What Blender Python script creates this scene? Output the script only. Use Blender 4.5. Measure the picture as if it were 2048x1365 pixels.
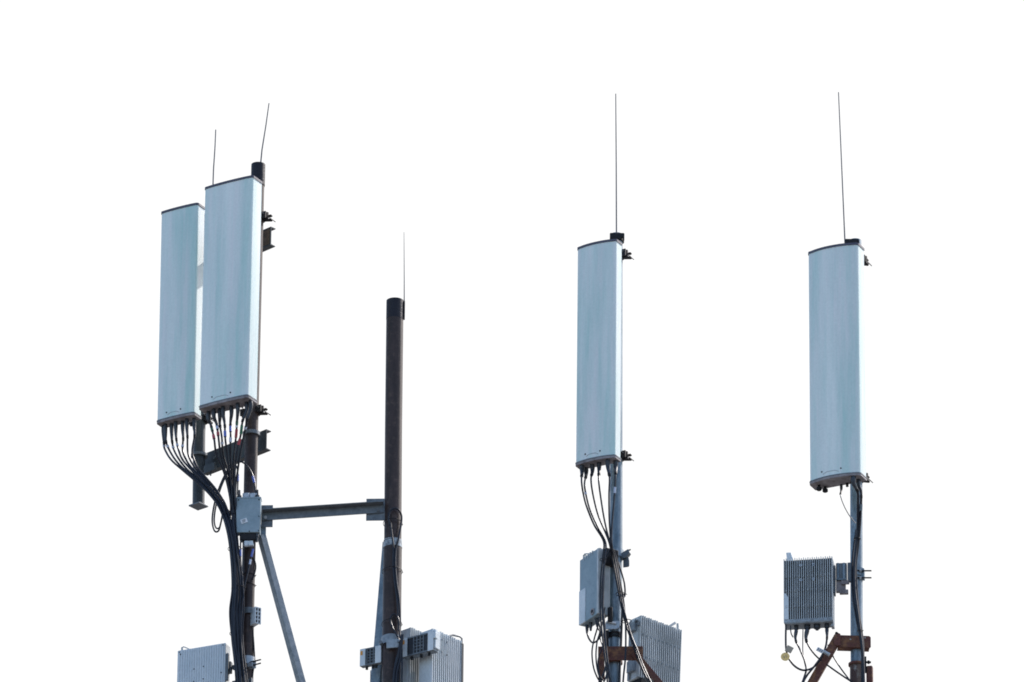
import bpy, math, random
from mathutils import Vector, Matrix
random.seed(7)
S = bpy.context.scene
for o in list(bpy.data.objects): bpy.data.objects.remove(o)
V = Vector
# ------------------------------------------------------------------ camera
FPX = 19000.0                      # focal length in pixels of the 2048 px wide photograph (a long lens)
ELEV = math.radians(25.0)          # the masts are seen from well below
DIST = 78.2
ROLL = math.radians(0.6)
cam_d = bpy.data.cameras.new('camera'); cam = bpy.data.objects.new('camera', cam_d)
S.collection.objects.link(cam); S.camera = cam
cam_d.sensor_width = 36; cam_d.lens = 36*FPX/2048; cam_d.clip_start = 1; cam_d.clip_end = 2000
CP = V((0, -DIST*math.cos(ELEV), -DIST*math.sin(ELEV)))
RM = Matrix.Rotation(math.pi/2+ELEV, 3, 'X') @ Matrix.Rotation(ROLL, 3, 'Z')
cam.matrix_world = Matrix.Translation(CP) @ RM.to_4x4()
# ------------------------------------------------------------------ sky, sun, exposure
SUN_AZ, SUN_EL = math.radians(51), math.radians(41)      # azimuth clockwise from +Y: right and behind the masts
W = bpy.data.worlds.new('World'); S.world = W; W.use_nodes = True
nt = W.node_tree; nt.nodes.clear(); N = nt.nodes.new; L = nt.links.new
sky = N('ShaderNodeTexSky'); sky.sky_type = 'NISHITA'; sky.sun_disc = False
sky.dust_density = 2.2; sky.sun_elevation = SUN_EL; sky.sun_rotation = SUN_AZ
bg1 = N('ShaderNodeBackground'); bg1.inputs[1].default_value = 0.15; L(sky.outputs[0], bg1.inputs[0])
bg2 = N('ShaderNodeBackground'); bg2.inputs[0].default_value = (1, 1, 1, 1); bg2.inputs[1].default_value = 0.49   # even white added to the sky behind the masts as backdrop and back light
bg3 = N('ShaderNodeBackground'); bg3.inputs[0].default_value = (.15, .145, .15, 1); bg3.inputs[1].default_value = 1.0  # land below the horizon
tc = N('ShaderNodeTexCoord')
dot = N('ShaderNodeVectorMath'); dot.operation = 'DOT_PRODUCT'; dot.inputs[1].default_value = V((.25, .95, .18)).normalized()
L(tc.outputs['Generated'], dot.inputs[0])
mr = N('ShaderNodeMapRange'); mr.interpolation_type = 'SMOOTHSTEP'; mr.inputs['From Min'].default_value = .45; mr.inputs['From Max'].default_value = .86
L(dot.outputs['Value'], mr.inputs['Value'])
mx = N('ShaderNodeMixShader'); L(mr.outputs[0], mx.inputs[0]); L(bg1.outputs[0], mx.inputs[1]); L(bg2.outputs[0], mx.inputs[2])
sp = N('ShaderNodeSeparateXYZ'); L(tc.outputs['Generated'], sp.inputs[0])
mr2 = N('ShaderNodeMapRange'); mr2.inputs['From Min'].default_value = -.04; mr2.inputs['From Max'].default_value = .02
L(sp.outputs['Z'], mr2.inputs['Value'])
mx2 = N('ShaderNodeMixShader'); L(mr2.outputs[0], mx2.inputs[0]); L(bg3.outputs[0], mx2.inputs[1]); L(mx.outputs[0], mx2.inputs[2])
wo = N('ShaderNodeOutputWorld'); L(mx2.outputs[0], wo.inputs[0])
sd = bpy.data.lights.new('sun', 'SUN'); sd.energy = 2.0; sd.angle = math.radians(.5); sd.color = (1, .94, .89)
so = bpy.data.objects.new('sun', sd); S.collection.objects.link(so)
sdir = V((math.sin(SUN_AZ)*math.cos(SUN_EL), math.cos(SUN_AZ)*math.cos(SUN_EL), math.sin(SUN_EL)))
so.rotation_euler = sdir.to_track_quat('Z', 'Y').to_euler(); so.location = sdir*30
S.view_settings.view_transform = 'Standard'; S.view_settings.look = 'None'; S.view_settings.gamma = 1
S.view_settings.exposure = 1.1; S.view_settings.use_curve_mapping = False
try: S.cycles.filter_width = 1.8
except Exception: pass
S.render.resolution_x = 1024; S.render.resolution_y = 682
try: S.render.engine = 'CYCLES'
except Exception: pass

# ------------------------------------------------------------------ helpers
def P(u, v, Y=0.0):
    """point in the vertical plane y=Y that the photograph shows at (u,v)"""
    d = RM @ V(((u-1024)/FPX, (682.5-v)/FPX, -1))
    t = (Y-CP.y)/d.y
    return CP + d*t
def proj(p):
    c = RM.transposed() @ (p-CP)
    return 1024+FPX*c.x/-c.z, 682.5-FPX*c.y/-c.z
def pt(q): return q.copy() if isinstance(q, Vector) else P(*q)
PX = 1/243.0                       # metres per photo pixel
VZ = 1/(243.0*math.cos(ELEV))      # metres of height per photo pixel

class Fr:
    """upright frame: x runs left>right (nearer with theta>0), y runs to the back, z up"""
    def __init__(s, o, th=0, lean=0):
        s.o = pt(o); t = math.radians(th)
        s.z = V((math.sin(math.radians(lean)), 0, math.cos(math.radians(lean))))
        x = V((math.cos(t), -math.sin(t), 0)); s.y = s.z.cross(x).normalized(); s.x = s.y.cross(s.z).normalized()
    def __call__(s, x, y, z): return s.o + s.x*x + s.y*y + s.z*z
    def v(s, x, y, z): return s.x*x + s.y*y + s.z*z

class MB:
    def __init__(s): s.vs = []; s.fs = []
    def add(s, vs, fs):
        n = len(s.vs); s.vs += vs; s.fs += [[i+n for i in f] for f in fs]; return s
    def box(s, fr, x0, x1, y0, y1, z0, z1):
        v = [fr(x, y, z) for z in (z0, z1) for y in (y0, y1) for x in (x0, x1)]
        return s.add(v, [(0,2,3,1), (4,5,7,6), (0,1,5,4), (2,6,7,3), (0,4,6,2), (1,3,7,5)])
    def prism(s, prof, fr, a0, a1, axis='z'):
        f = {'z': lambda p, a: fr(p[0], p[1], a), 'x': lambda p, a: fr(a, p[0], p[1]), 'y': lambda p, a: fr(p[0], a, p[1])}[axis]
        n = len(prof); v = [f(p, a0) for p in prof]+[f(p, a1) for p in prof]
        return s.add(v, [list(range(n))[::-1], list(range(n, 2*n))]+[[i, (i+1) % n, n+(i+1) % n, n+i] for i in range(n)])
    def tube(s, pts, rad, n=12, flat=1.0, cap=True, wdir=None):
        pts = [pt(p) for p in pts]; m = len(pts)
        if not isinstance(rad, (list, tuple)): rad = [rad]*m
        vs = []; u = None
        for i, p in enumerate(pts):
            t = (pts[min(i+1, m-1)]-pts[max(i-1, 0)]).normalized()
            if u is None:
                a = wdir or (V((0, 0, 1)) if abs(t.z) < .8 else V((1, 0, 0)))
                u = (a-t*a.dot(t)).normalized()
            else: u = (u-t*u.dot(t)).normalized()
            w = t.cross(u)
            for k in range(n):
                q = 2*math.pi*k/n+math.pi/n
                vs.append(p+u*(math.cos(q)*rad[i])+w*(math.sin(q)*rad[i]*flat))
        fs = [[i*n+k, i*n+(k+1) % n, (i+1)*n+(k+1) % n, (i+1)*n+k] for i in range(m-1) for k in range(n)]
        if cap: fs += [list(range(n))[::-1], list(range((m-1)*n, m*n))]
        return s.add(vs, fs)
    def bar(s, a, b, w, h, up=None):
        """rectangular bar a>b: w across, h along up"""
        a, b = pt(a), pt(b); t = (b-a).normalized(); up = up or V((0, 0, 1))
        y = (up-t*up.dot(t)).normalized(); x = y.cross(t)
        vs = [c+x*(i*w/2)+y*(j*h/2) for c in (a, b) for i, j in ((-1,-1), (1,-1), (1,1), (-1,1))]
        return s.add(vs, [(0,3,2,1), (4,5,6,7)]+[(i, (i+1) % 4, 4+(i+1) % 4, 4+i) for i in range(4)])
    def ring(s, c, axis, r0, r1, h, a0=0, a1=360, n=32, ref=None):
        """annulus sector around axis, from angle a0 to a1, thickness h"""
        c = pt(c); axis = axis.normalized(); ref = ref or V((1, 0, 0)); x = (ref-axis*ref.dot(axis)).normalized(); y = axis.cross(x)
        full = abs(a1-a0) >= 359.9; m = n if full else n+1; vs = []
        for k in range(m):
            q = math.radians(a0+(a1-a0)*k/n); d = x*math.cos(q)+y*math.sin(q)
            vs += [c+d*r0-axis*h/2, c+d*r1-axis*h/2, c+d*r1+axis*h/2, c+d*r0+axis*h/2]
        fs = []
        for k in range(m if full else m-1):
            a = 4*k; b = 4*((k+1) % m)
            fs += [(a+j, a+(j+1) % 4, b+(j+1) % 4, b+j) for j in range(4)]
        if not full: fs += [(3,2,1,0), tuple(4*(m-1)+j for j in range(4))]
        return s.add(vs, fs)
    def build(s, name, mat, parent=None, base=None, smooth=None, bevel=0):
        o0 = parent_loc(parent) if parent else (pt(base) if base is not None else s.vs[0])
        me = bpy.data.meshes.new(name); me.from_pydata([v-o0 for v in s.vs], [], s.fs); me.update()
        import bmesh
        b = bmesh.new(); b.from_mesh(me); bmesh.ops.recalc_face_normals(b, faces=b.faces); b.to_mesh(me); b.free()
        me.shade_smooth(); me.set_sharp_from_angle(angle=math.radians(smooth or 35))
        me.materials.append(mat)
        o = bpy.data.objects.new(name, me); S.collection.objects.link(o)
        if parent: o.parent = parent
        else: o.location = o0
        if bevel:
            m = o.modifiers.new('bevel', 'BEVEL'); m.width = bevel; m.segments = 2; m.limit_method = 'ANGLE'; m.angle_limit = math.radians(50); m.harden_normals = False
        return o
def parent_loc(o):
    l = V((0, 0, 0))
    while o: l += o.location; o = o.parent
    return l
def tag(o, label, cat, group=None, kind=None):
    o['label'] = label; o['category'] = cat
    if group: o['group'] = group
    if kind: o['kind'] = kind
    return o
def thing(name, label, cat, at, group=None):
    o = bpy.data.objects.new(name, None); o.empty_display_size = .1; S.collection.objects.link(o); o.location = pt(at)
    return tag(o, label, cat, group)
def spline(pts, step=6):
    pts = [pt(p) for p in pts]; q = [pts[0]*2-pts[1]]+pts+[pts[-1]*2-pts[-2]]; out = []
    for i in range(1, len(q)-2):
        a, b, c, d = q[i-1:i+3]
        for k in range(step):
            t = k/step
            out.append(.5*((2*b)+(c-a)*t+(2*a-5*b+4*c-d)*t*t+(3*b-a-3*c+d)*t**3))
    return out+[pts[-1]]

# ------------------------------------------------------------------ materials
MATS = {}
def mat(name, c1, c2=None, rough=.5, metal=0, scale=(4, 4, 4), contrast=(.35, .65), bump=0, spots=None, sv=0, spec=.5, fine=0):
    """noise mix of two surface colours in object space, optional stain colour"""
    m = bpy.data.materials.new(name); m.use_nodes = True; t = m.node_tree; n = t.nodes; l = t.links.new
    b = n['Principled BSDF']; b.inputs['Roughness'].default_value = rough; b.inputs['Metallic'].default_value = metal
    b.inputs['Specular IOR Level'].default_value = spec
    tc = n.new('ShaderNodeTexCoord'); mp = n.new('ShaderNodeMapping'); mp.inputs['Scale'].default_value = scale
    oi = n.new('ShaderNodeObjectInfo'); ad = n.new('ShaderNodeVectorMath'); ad.operation = 'MULTIPLY_ADD'; l(oi.outputs['Random'], ad.inputs[0]); ad.inputs[1].default_value = (37, 23, 51); l(tc.outputs['Object'], ad.inputs[2])
    l(ad.outputs[0], mp.inputs[0])
    nz = n.new('ShaderNodeTexNoise'); nz.inputs['Scale'].default_value = 1; nz.inputs['Detail'].default_value = 6; nz.inputs['Roughness'].default_value = .62
    l(mp.outputs[0], nz.inputs['Vector'])
    r = n.new('ShaderNodeMapRange'); r.inputs['From Min'].default_value = contrast[0]; r.inputs['From Max'].default_value = contrast[1]
    l(nz.outputs['Fac'], r.inputs['Value'])
    mi = n.new('ShaderNodeMix'); mi.data_type = 'RGBA'; c2 = c2 or tuple(x*.8 for x in c1)
    mi.inputs['A'].default_value = (*c1, 1); mi.inputs['B'].default_value = (*c2, 1); l(r.outputs[0], mi.inputs['Factor'])
    out = mi.outputs['Result']
    if spots:
        col, sc, lo, hi = spots
        n2 = n.new('ShaderNodeTexNoise'); n2.inputs['Scale'].default_value = sc; n2.inputs['Detail'].default_value = 7; n2.inputs['Roughness'].default_value = .7
        l(mp.outputs[0] if sv else ad.outputs[0], n2.inputs['Vector'])
        r2 = n.new('ShaderNodeMapRange'); r2.inputs['From Min'].default_value = lo; r2.inputs['From Max'].default_value = hi; l(n2.outputs['Fac'], r2.inputs['Value'])
        m2 = n.new('ShaderNodeMix'); m2.data_type = 'RGBA'; l(r2.outputs[0], m2.inputs['Factor']); l(out, m2.inputs['A']); m2.inputs['B'].default_value = (*col, 1)
        out = m2.outputs['Result']
    if fine:      # fine chalky grain
        n3 = n.new('ShaderNodeTexNoise'); n3.inputs['Scale'].default_value = 55; n3.inputs['Detail'].default_value = 3
        l(tc.outputs['Object'], n3.inputs['Vector'])
        r3 = n.new('ShaderNodeMapRange'); r3.inputs['From Min'].default_value = .3; r3.inputs['From Max'].default_value = .7
        r3.inputs['To Min'].default_value = 1-fine; r3.inputs['To Max'].default_value = 1+fine; l(n3.outputs['Fac'], r3.inputs['Value'])
        m3 = n.new('ShaderNodeVectorMath'); m3.operation = 'SCALE'; l(out, m3.inputs[0]); l(r3.outputs[0], m3.inputs['Scale']); out = m3.outputs[0]
    l(out, b.inputs['Base Color'])
    if bump:
        bp = n.new('ShaderNodeBump'); bp.inputs['Strength'].default_value = bump; bp.inputs['Distance'].default_value = .01
        l(nz.outputs['Fac'], bp.inputs['Height']); l(bp.outputs[0], b.inputs['Normal'])
    MATS[name] = m; return m
M_radome = mat('radome', (.43, .62, .60), (.66, .69, .70), rough=.45, scale=(9, 9, .6), contrast=(.36, .64), fine=.035, spots=((.74, .80, .79), .45, .42, .72), sv=1, spec=.35)
M_rim = mat('dark_rim', (.045, .045, .075), (.07, .07, .10), rough=.5, scale=(20, 20, 20))
M_under = mat('weathered_underside', (.33, .31, .32), (.17, .155, .165), rough=.7, scale=(14, 14, 14), spots=((.10, .08, .08), 18, .5, .75))
M_pipe_brown = mat('brown_painted_steel', (.022, .0145, .0145), (.046, .030, .029), spec=.3, rough=.5, scale=(18, 18, 3), bump=.15, fine=.12, spots=((.085, .058, .050), 22, .52, .75))
M_pipe_dark = mat('dark_slate_steel', (.024, .032, .040), (.050, .060, .066), spec=.35, rough=.45, scale=(14, 14, 4), fine=.1)
M_galv = mat('galvanised_steel', (.085, .14, .19), (.21, .27, .32), rough=.45, metal=.25, scale=(22, 22, 5), fine=.12, spots=((.10, .14, .18), 25, .5, .75))
M_galvd = mat('dull_galvanised_steel', (.085, .105, .125), (.14, .16, .18), rough=.5, metal=.15, scale=(16, 16, 16), fine=.12)
M_galvb = mat('bright_zinc', (.42, .46, .50), (.28, .32, .36), rough=.4, metal=.4, scale=(30, 30, 30))
M_wrap = mat('black_wrap', (.008, .008, .014), (.014, .014, .022), rough=.5, spec=.25, scale=(20, 20, 60), bump=.3)
M_black = mat('black_iron', (.006, .007, .010), (.018, .017, .02), rough=.6, spec=.25, scale=(30, 30, 30))
M_cable = mat('black_cable_sheath', (.004, .006, .014), (.010, .015, .028), rough=.42, scale=(12, 12, 12), spec=.35)
M_boot = mat('rubber_boot', (.014, .018, .028), (.035, .045, .06), rough=.5, scale=(30, 30, 12), bump=.3)
M_rod = mat('rod_steel', (.07, .07, .08), (.11, .11, .12), rough=.45, scale=(30, 30, 30))
M_box = mat('grey_blue_enclosure', (.19, .27, .32), (.24, .32, .37), rough=.5, scale=(7, 7, 7), fine=.08, spots=((.17, .23, .28), 9, .55, .8))
M_unit = mat('cast_aluminium_paint', (.48, .55, .60), (.60, .65, .69), rough=.5, scale=(6, 6, 6), fine=.06)
M_unitd = mat('dusty_cast_aluminium', (.28, .34, .39), (.19, .23, .27), rough=.55, scale=(10, 10, 10), fine=.12, spots=((.10, .12, .15), 14, .5, .75))
M_fin = mat('fin_aluminium', (.50, .54, .56), (.34, .38, .40), rough=.5, scale=(8, 8, 8))
M_gapshade = mat('painted_gap_shade', (.010, .014, .022), (.03, .036, .046), rough=.7, scale=(8, 8, 8))  # near-black colour paints in the shade between fins and behind grilles
M_rust = mat('rusty_steel', (.115, .036, .026), (.05, .022, .022), rough=.75, scale=(14, 14, 14), bump=.4, fine=.2, spots=((.24, .11, .045), 14, .46, .68))
M_white = mat('white_sticker', (.70, .73, .76), (.6, .63, .68), rough=.5)
M_orange = mat('orange_sticker', (.65, .30, .04), (.55, .22, .03), rough=.5)
M_red = mat('red_tape', (.42, .05, .07), (.33, .04, .06), rough=.4)
M_green = mat('green_tape', (.03, .16, .09), (.02, .10, .06), rough=.4)
M_blue = mat('blue_tape', (.06, .10, .38), (.10, .16, .5), rough=.4)
M_pale = mat('pale_tape', (.55, .6, .72), (.4, .46, .6), rough=.4)
M_yellow = mat('yellow_tag', (.80, .58, .22), (.72, .5, .18), rough=.5)
M_beige = mat('beige_tag', (.36, .31, .24), (.25, .22, .18), rough=.6)
M_film = mat('cloudy_film', (.38, .44, .48), (.10, .11, .13), rough=.25, scale=(40, 40, 25), contrast=(.4, .6))

# ------------------------------------------------------------------ poles
def polepts(a, b, Y, n=2):
    A, B = pt((*a, Y)), pt((*b, Y)); return A, B
def pole(label, pts, r, material, group='antenna mast poles'):
    """pts top>bottom"""
    w = [pt(p) for p in pts]; root = thing('mast_pole', label, 'pole', w[-1], group)
    MB().tube(w, r, n=40).build('tube', material, root)
    return root
YA, YE = 0.0, .43
poleA = pole('brown steel mast pole behind the tallest left antenna, with a black wrapped top', [(516.5, 334, YA), (503, 868, YA), (495, 1230, YA), (492, 1480, YA)], 13.2*PX, M_pipe_brown)
MB().tube([(516.6, 330, YA), (515.6, 372, YA)], 14.3*PX, n=40).build('top_wrap', M_wrap, poleA)
MB().ring((502.6, 869, YA), V((0, 0, 1)), 13.2*PX, 17.5*PX, .03, 0, 360, 40).build('flange', M_galvd, poleA)
poleE = pole('short dark grey pole stub ending in a square plate, behind the lower left antenna', [(412, 432, YE), (398.5, 870, YE), (397, 1010, YE)], 12.2*PX, M_pipe_dark)
MB().box(Fr((397, 1012.5, YE), 40), -.058, .058, -.058, .058, -.006, .006).build('end_plate', M_galvd, poleE, bevel=.002)
MB().ring((398.5, 912, YE), V((0, 0, 1)), 12.2*PX, 17*PX, .022, 0, 360, 40).build('flange', M_galvd, poleE)
poleB = pole('thick free-standing dark brown pole with open top, no antenna on it', [(790, 604, 0), (787, 860, 0), (785.5, 1085, 0)], 17.2*PX, M_pipe_brown)
MB().tube([(785.5, 1084, 0), (783.4, 1270, 0), (781, 1480, 0)], 18.4*PX, n=40).build('lower_tube', M_pipe_brown, poleB)
MB().tube([(790.1, 602.5, 0), (789.6, 640, 0)], 17.5*PX, n=40).build('top_wrap', M_wrap, poleB)
MB().tube([(785.6, 1082, 0), (785.4, 1097, 0)], [18.3*PX, 18.9*PX], n=40).build('film_band', M_film, poleB)
poleC = pole('blue-grey galvanised pole behind the narrow third antenna', [(1233, 470, 0), (1232.5, 1090, 0), (1229.5, 1300, 0), (1229, 1480, 0)], 12.4*PX, M_galv)
poleD = pole('galvanised pole behind the far right antenna, turning rusty at the foot', [(1710.5, 482, 0), (1712.5, 970, 0), (1714, 1480, 0)], 12.3*PX, M_galv)
MB().tube([(1713.5, 1331, 0), (1714, 1480, 0)], 13.6*PX, n=40).build('rusty_sleeve', mat('rusty_galvanised', (.16, .12, .09), (.06, .03, .025), rough=.7, scale=(12, 12, 5), bump=.3, spots=((.30, .30, .28), 12, .55, .7)), poleD)
MB().ring((1713.4, 1330, 0), V((0, 0, 1)), 12.3*PX, 16.5*PX, .018, 0, 360, 40).build('flange', M_rust, poleD)



# ------------------------------------------------------------------ lightning rods
def rod(label, pts, r0=.0068, r1=.0045):
    w = [pt(p) for p in pts]; n = len(w)
    o = MB().tube(w, [r0+(r1-r0)*i/(n-1) for i in range(n)], n=8).build('lightning_rod', M_rod, base=w[0])
    return tag(o, label, 'rod', 'thin lightning rods above the masts')
rod('thin lightning rod leaning right out of the black wrapped pole top', [(519, 352, -.01), (524, 300, -.01), (532, 250, -.01), (538, 207, -.01)])
rod('short thin lightning rod rising behind the left end of the tallest antenna', [(424, 432, YE), (427, 340, YE), (430, 295, YE), (431.5, 260, YE)], .0065, .005)
r3 = rod('faint lightning rod standing on the edge of the bare thick brown pole', [(808.5, 640, 0), (808.5, 560, 0), (808, 465, 0)], .0062, .0022)
MB().box(Fr((808.3, 638, 0), 0), -.006, .006, -.022, .02, 0, .155).build('holder', M_black, r3, bevel=.003)
r4 = rod('long straight lightning rod above the narrow third antenna', [(1233, 480, -.07), (1232.5, 330, -.07), (1231.5, 188, -.07)])
r5 = rod('long lightning rod leaning left above the far right antenna', [(1690, 486, -.06), (1688, 440, -.06), (1682, 300, -.06), (1677, 185, -.06)])
def bracket_cap(parent, x0, x1, y0, y1, Y, drop):
    a = P(x0, y1, Y); wd = (x1-x0)*PX; h = (y1-y0)*VZ; f = Fr(a, 0)
    pr = [(0, 0), (0, h-.006), (.006, h), (wd-.006, h), (wd, h-.006), (wd, -drop), (wd-.012, -drop), (wd-.012, h*.35), (wd*.8, h*.2), (wd*.7, 0)]
    MB().prism(pr, f, -.01, .02, 'y').build('top_bracket', M_black, parent)
    MB().ring(f(wd*.5, .07, h*.45), V((0, 0, 1)), 12.5*PX, 14.5*PX, h*.8, 0, 360, 32).build('collar', M_black, parent)
bracket_cap(r4, 1219.5, 1249, 467, 478, -.07, .008)
bracket_cap(r5, 1690, 1718.5, 479, 489, -.06, -.01)

# ------------------------------------------------------------------ panel antennas
def antenna(label, near_top, near_bot, Wd, D, th, bulge, rc, Yn, pole_top, pole_r, v_br, Yp, ext, nscrew=(.28, .66), tilt_long=.15):
    B = P(*near_bot, Yn); T = P(*near_top, Yn); H = (T-B).length
    fr = Fr(B, th); fr.z = (T-B).normalized()
    root = thing('panel_antenna', label, 'antenna', B, 'panel antennas on the masts')
    def prof(off=0, n=22):
        pts = []
        pts.append((off, D+off*.6)); 
        for k in range(7):                       # near front corner
            q = math.radians(90*k/6); pts.append((-rc+(rc+off)*math.cos(q), rc+bulge-(rc+off)*math.sin(q)))
        for k in range(1, n):                    # bulged front
            x = -rc-(Wd-2*rc)*k/n; s = 2*(x+Wd/2)/(Wd-2*rc)
            pts.append((x, -off+bulge*(abs(s)**2.2)))
        for k in range(7):
            q = math.radians(90+90*k/6); pts.append((-Wd+rc+(rc+off)*math.cos(q), rc+bulge-(rc+off)*math.sin(q)))
        pts.append((-Wd-off, D+off*.6))
        return pts
    MB().prism(prof(), fr, .018, H-.014).build('radome', M_radome, root, smooth=40)
    MB().prism(prof(.005), fr, H-.016, H+.004).build('top_cap', M_rim, root, smooth=40)
    MB().prism(prof(.0045), fr, 0, .020).build('bottom_cap', M_under, root, smooth=40)
    MB().prism(prof(.007), fr, .0195, .0265).build('bottom_trim', M_galvd, root, smooth=40)
    for t in nscrew:
        x = -Wd*(1-t); s = 2*(x+Wd/2)/(Wd-2*rc); y = bulge*abs(s)**2.2
        MB().tube([fr(x, y-.004, .075), fr(x, y+.004, .075)], .0065, n=10).build('screw', M_black, root)
    # faint arched name-plate recess between the screws, seen as a thin raised ridge
    x0, x1 = [-Wd*(1-t) for t in nscrew]; pts = []
    for k in range(13):
        q = k/12; x = x0+(x1-x0)*(q*.84+.06); s = 2*(x+Wd/2)/(Wd-2*rc); pts.append(fr(x, bulge*abs(s)**2.2-.0005, .05+.016*min(1, 4*q, 4*(1-q))))
    MB().tube(pts, .0022, n=6).build('ridge', M_galvb, root)
    # mounting brackets to the pole
    for vb in v_br:
        pc = pole_top(P(near_bot[0], vb, Yp).z)
        bx = fr.o-fr.x*(Wd/2)+fr.y*D; d2 = (pc-bx); d2.z = 0
        dd = V((fr.y.x, fr.y.y, 0)).normalized(); ff = V((fr.x.x, fr.x.y, 0)).normalized()
        gap = d2.dot(dd)-pole_r
        lat = ff*d2.dot(ff)
        F = Fr(pc, th)
        m = MB(); dz = -.04 if vb < 700 else .05
        m.box(F, -.055, .055, -pole_r-gap, -pole_r-gap+.012, -.10+dz, .0+dz)
        for sx in (-.05, .044): m.box(F, sx, sx+.006, -pole_r-gap+.012, -pole_r-.012, -.04+dz, .0+dz)
        m.ring(pc, V((0, 0, 1)), pole_r+.001, pole_r+.018, .05, 150, 390, 20, ref=-ff)
        for sx in (-1, 1): m.box(F, sx*(pole_r+.03)-.016, sx*(pole_r+.03)+.016, -.028, -.014, -.03, .03)
        m.build('mounting_arm', M_black, root)
        j = MB(); j.ring(pc, V((0, 0, 1)), pole_r+.001, pole_r+.020, .042, 0, 180, 20, ref=ff)
        for sx in (-1, 1): j.box(F, sx*(pole_r+.030)-.018, sx*(pole_r+.030)+.018, .002, .02, -.032, .032)
        j.prism([(pole_r+.0, .02), (pole_r+.050+ext, .02), (pole_r+.046+ext, .055), (pole_r+.030+ext, .070), (pole_r, .045)], F, -.030, -.024)
        j.prism([(pole_r+.012, .02), (pole_r+.050+ext, .02), (pole_r+.046+ext, .052), (pole_r+.025+ext, .062)], F, .006, .012)
        jaw = j.build('clamp_jaw', M_black, root)
        for sx in (-1, 1):
            x = sx*(pole_r+.031)
            b = MB(); b.tube([F(x, -.05, .006), F(x, .15 if sx > 0 else .06, .006)], .0045, n=8); b.tube([F(x, .02, .006), F(x, .032, .006)], .011, n=6)
            b.build('clamp_bolt', M_rod, jaw)
    root['H'] = H
    return root, fr, H
def axis(root_pts, Y):
    w = [pt((*p, Y)) for p in root_pts]
    def f(z):
        for a, b in zip(w, w[1:]):
            if b.z <= z <= a.z or b is w[-1]:
                return a+(b-a)*((a.z-z)/(a.z-b.z))
    return f
axA = axis([(516.5, 334), (503, 868), (495, 1230), (492, 1480)], YA); axE = axis([(412, 432), (398.5, 870), (397, 1010)], YE)
axC = axis([(1233, 470), (1232.5, 1090), (1229.5, 1300), (1229, 1480)], 0); axD = axis([(1710.5, 482), (1712.5, 970), (1714, 1480)], 0)
an2, f2, H2 = antenna('lower of the two left panel antennas, partly hidden behind its taller neighbour', (394, 405.5), (386, 829), .361, .118, 31, .008, .020, 0.0, axE, 12.2*PX, (840, 560), YE, 0)
an1, f1, H1 = antenna('wide blue-grey panel antenna standing tallest at left, in front of the black wrapped pole', (504, 350.5), (493.5, 794), .470, .153, 31, .010, .020, -.50, axA, 13.2*PX, (823, 436), YA, .02)
an3, f3, H3 = antenna('narrow blue-grey panel antenna, third from the left, with six black cables under it', (1229.3, 476.5), (1226.5, 913), .364, .122, 29, .022, .020, -.35, axC, 12.4*PX, (914, 511), 0, .02)
an4, f4, H4 = antenna('wide curved-front panel antenna at the far right, two round plugs under its left end', (1711.5, 482.5), (1716, 947), .450, .165, 26, .032, .032, -.47, axD, 12.3*PX, (957, 523), 0, .002)

# ------------------------------------------------------------------ channel beams between pole stub and left mast
def channel(label, right_top, right_bot, Lm, th, Y):
    A = P(*right_bot, Y); h = (right_bot[1]-right_top[1])*VZ; fr = Fr(A, th); fl = .055
    root = thing('channel_beam', label, 'beam', A, 'short channel beams tying the two left poles')
    pr = [(0, 0), (fl, 0), (fl, .007), (.008, .010), (.008, h-.010), (fl, h-.007), (fl, h), (0, h)]
    MB().prism([(y, z) for y, z in pr], fr, -Lm, 0, 'x').build('channel', M_pipe_dark, root)
    return root, fr, h
chu, fcu, hcu = channel('upper dark channel beam whose rusty end sticks out right of the tallest antenna', (541, 453), (541, 490), .74, 45, .045)
MB().box(fcu, -.16, -.012, -.002, -.0005, .012, hcu-.012).build('rusty_web', mat('mossy_rust', (.06, .055, .035), (.12, .07, .05), rough=.8, scale=(30, 30, 30), spots=((.16, .13, .09), 25, .5, .7)), chu)
chl, fcl, hcl = channel('lower dark channel beam crossing behind the cables below the tallest antenna', (532, 859), (532, 898), .74, 44, .045)
for z in (.03, .10):
    MB().tube([fcl(-.60, -.012, z), fcl(-.60, .03, z)], .012, n=6).build('bolt', M_galvd, chl)
m = MB(); m.box(Fr((414, 945, .33), 44), -.01, .115, -.03, .0, -.02, .05); m.tube([Fr((414, 945, .33), 44)(.06, -.015, -.055), Fr((414, 945, .33), 44)(.06, -.015, .01)], .006, n=8)
m.build('clamp_lug', M_pipe_dark, chl)

# ------------------------------------------------------------------ horizontal angle beam and braces
ta = thing('angle_beam', 'horizontal grey angle beam with square end plates joining the two left masts', 'beam', (524, 1036, -.02))
A, B = P(524, 1031.5, -.04), P(767, 1015.5, -.04)
t = (B-A).normalized()
m = MB(); m.bar(A+V((0, .012, -.005)), B+V((0, .012, -.005)), .008, .072); m.bar(A+V((0, -.022, .034)), B+V((0, -.022, .034)), .062, .008); m.build('angle_bar', M_galvd, ta, bevel=.0015)
F = Fr((522, 1054.5, -.015), 3); MB().box(F, 0, 23*PX, 0, .008, 0, 43*VZ).build('end_plate', M_galvd, ta, bevel=.0015)
F = Fr((732, 1041.5, -.015), 3); MB().box(F, 0, 38*PX, 0, .008, 0, 43*VZ).build('end_plate', M_galvd, ta, bevel=.0015)
MB().tube([P(531, 1035, -.055), P(531, 1035, -.02)], .013, n=14).build('bolt', M_galvb, ta)
MB().tube([P(757, 1021, -.055), P(757, 1021, -.02)], .010, n=14).build('bolt', M_galvd, ta)
tb = thing('diagonal_brace', 'long straight diagonal brace sloping down right from the grey box on the left mast', 'brace', (601, 1400, .02), 'diagonal steel braces')
A, B = P(523, 1072, .03), P(617, 1420, .03)
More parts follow.
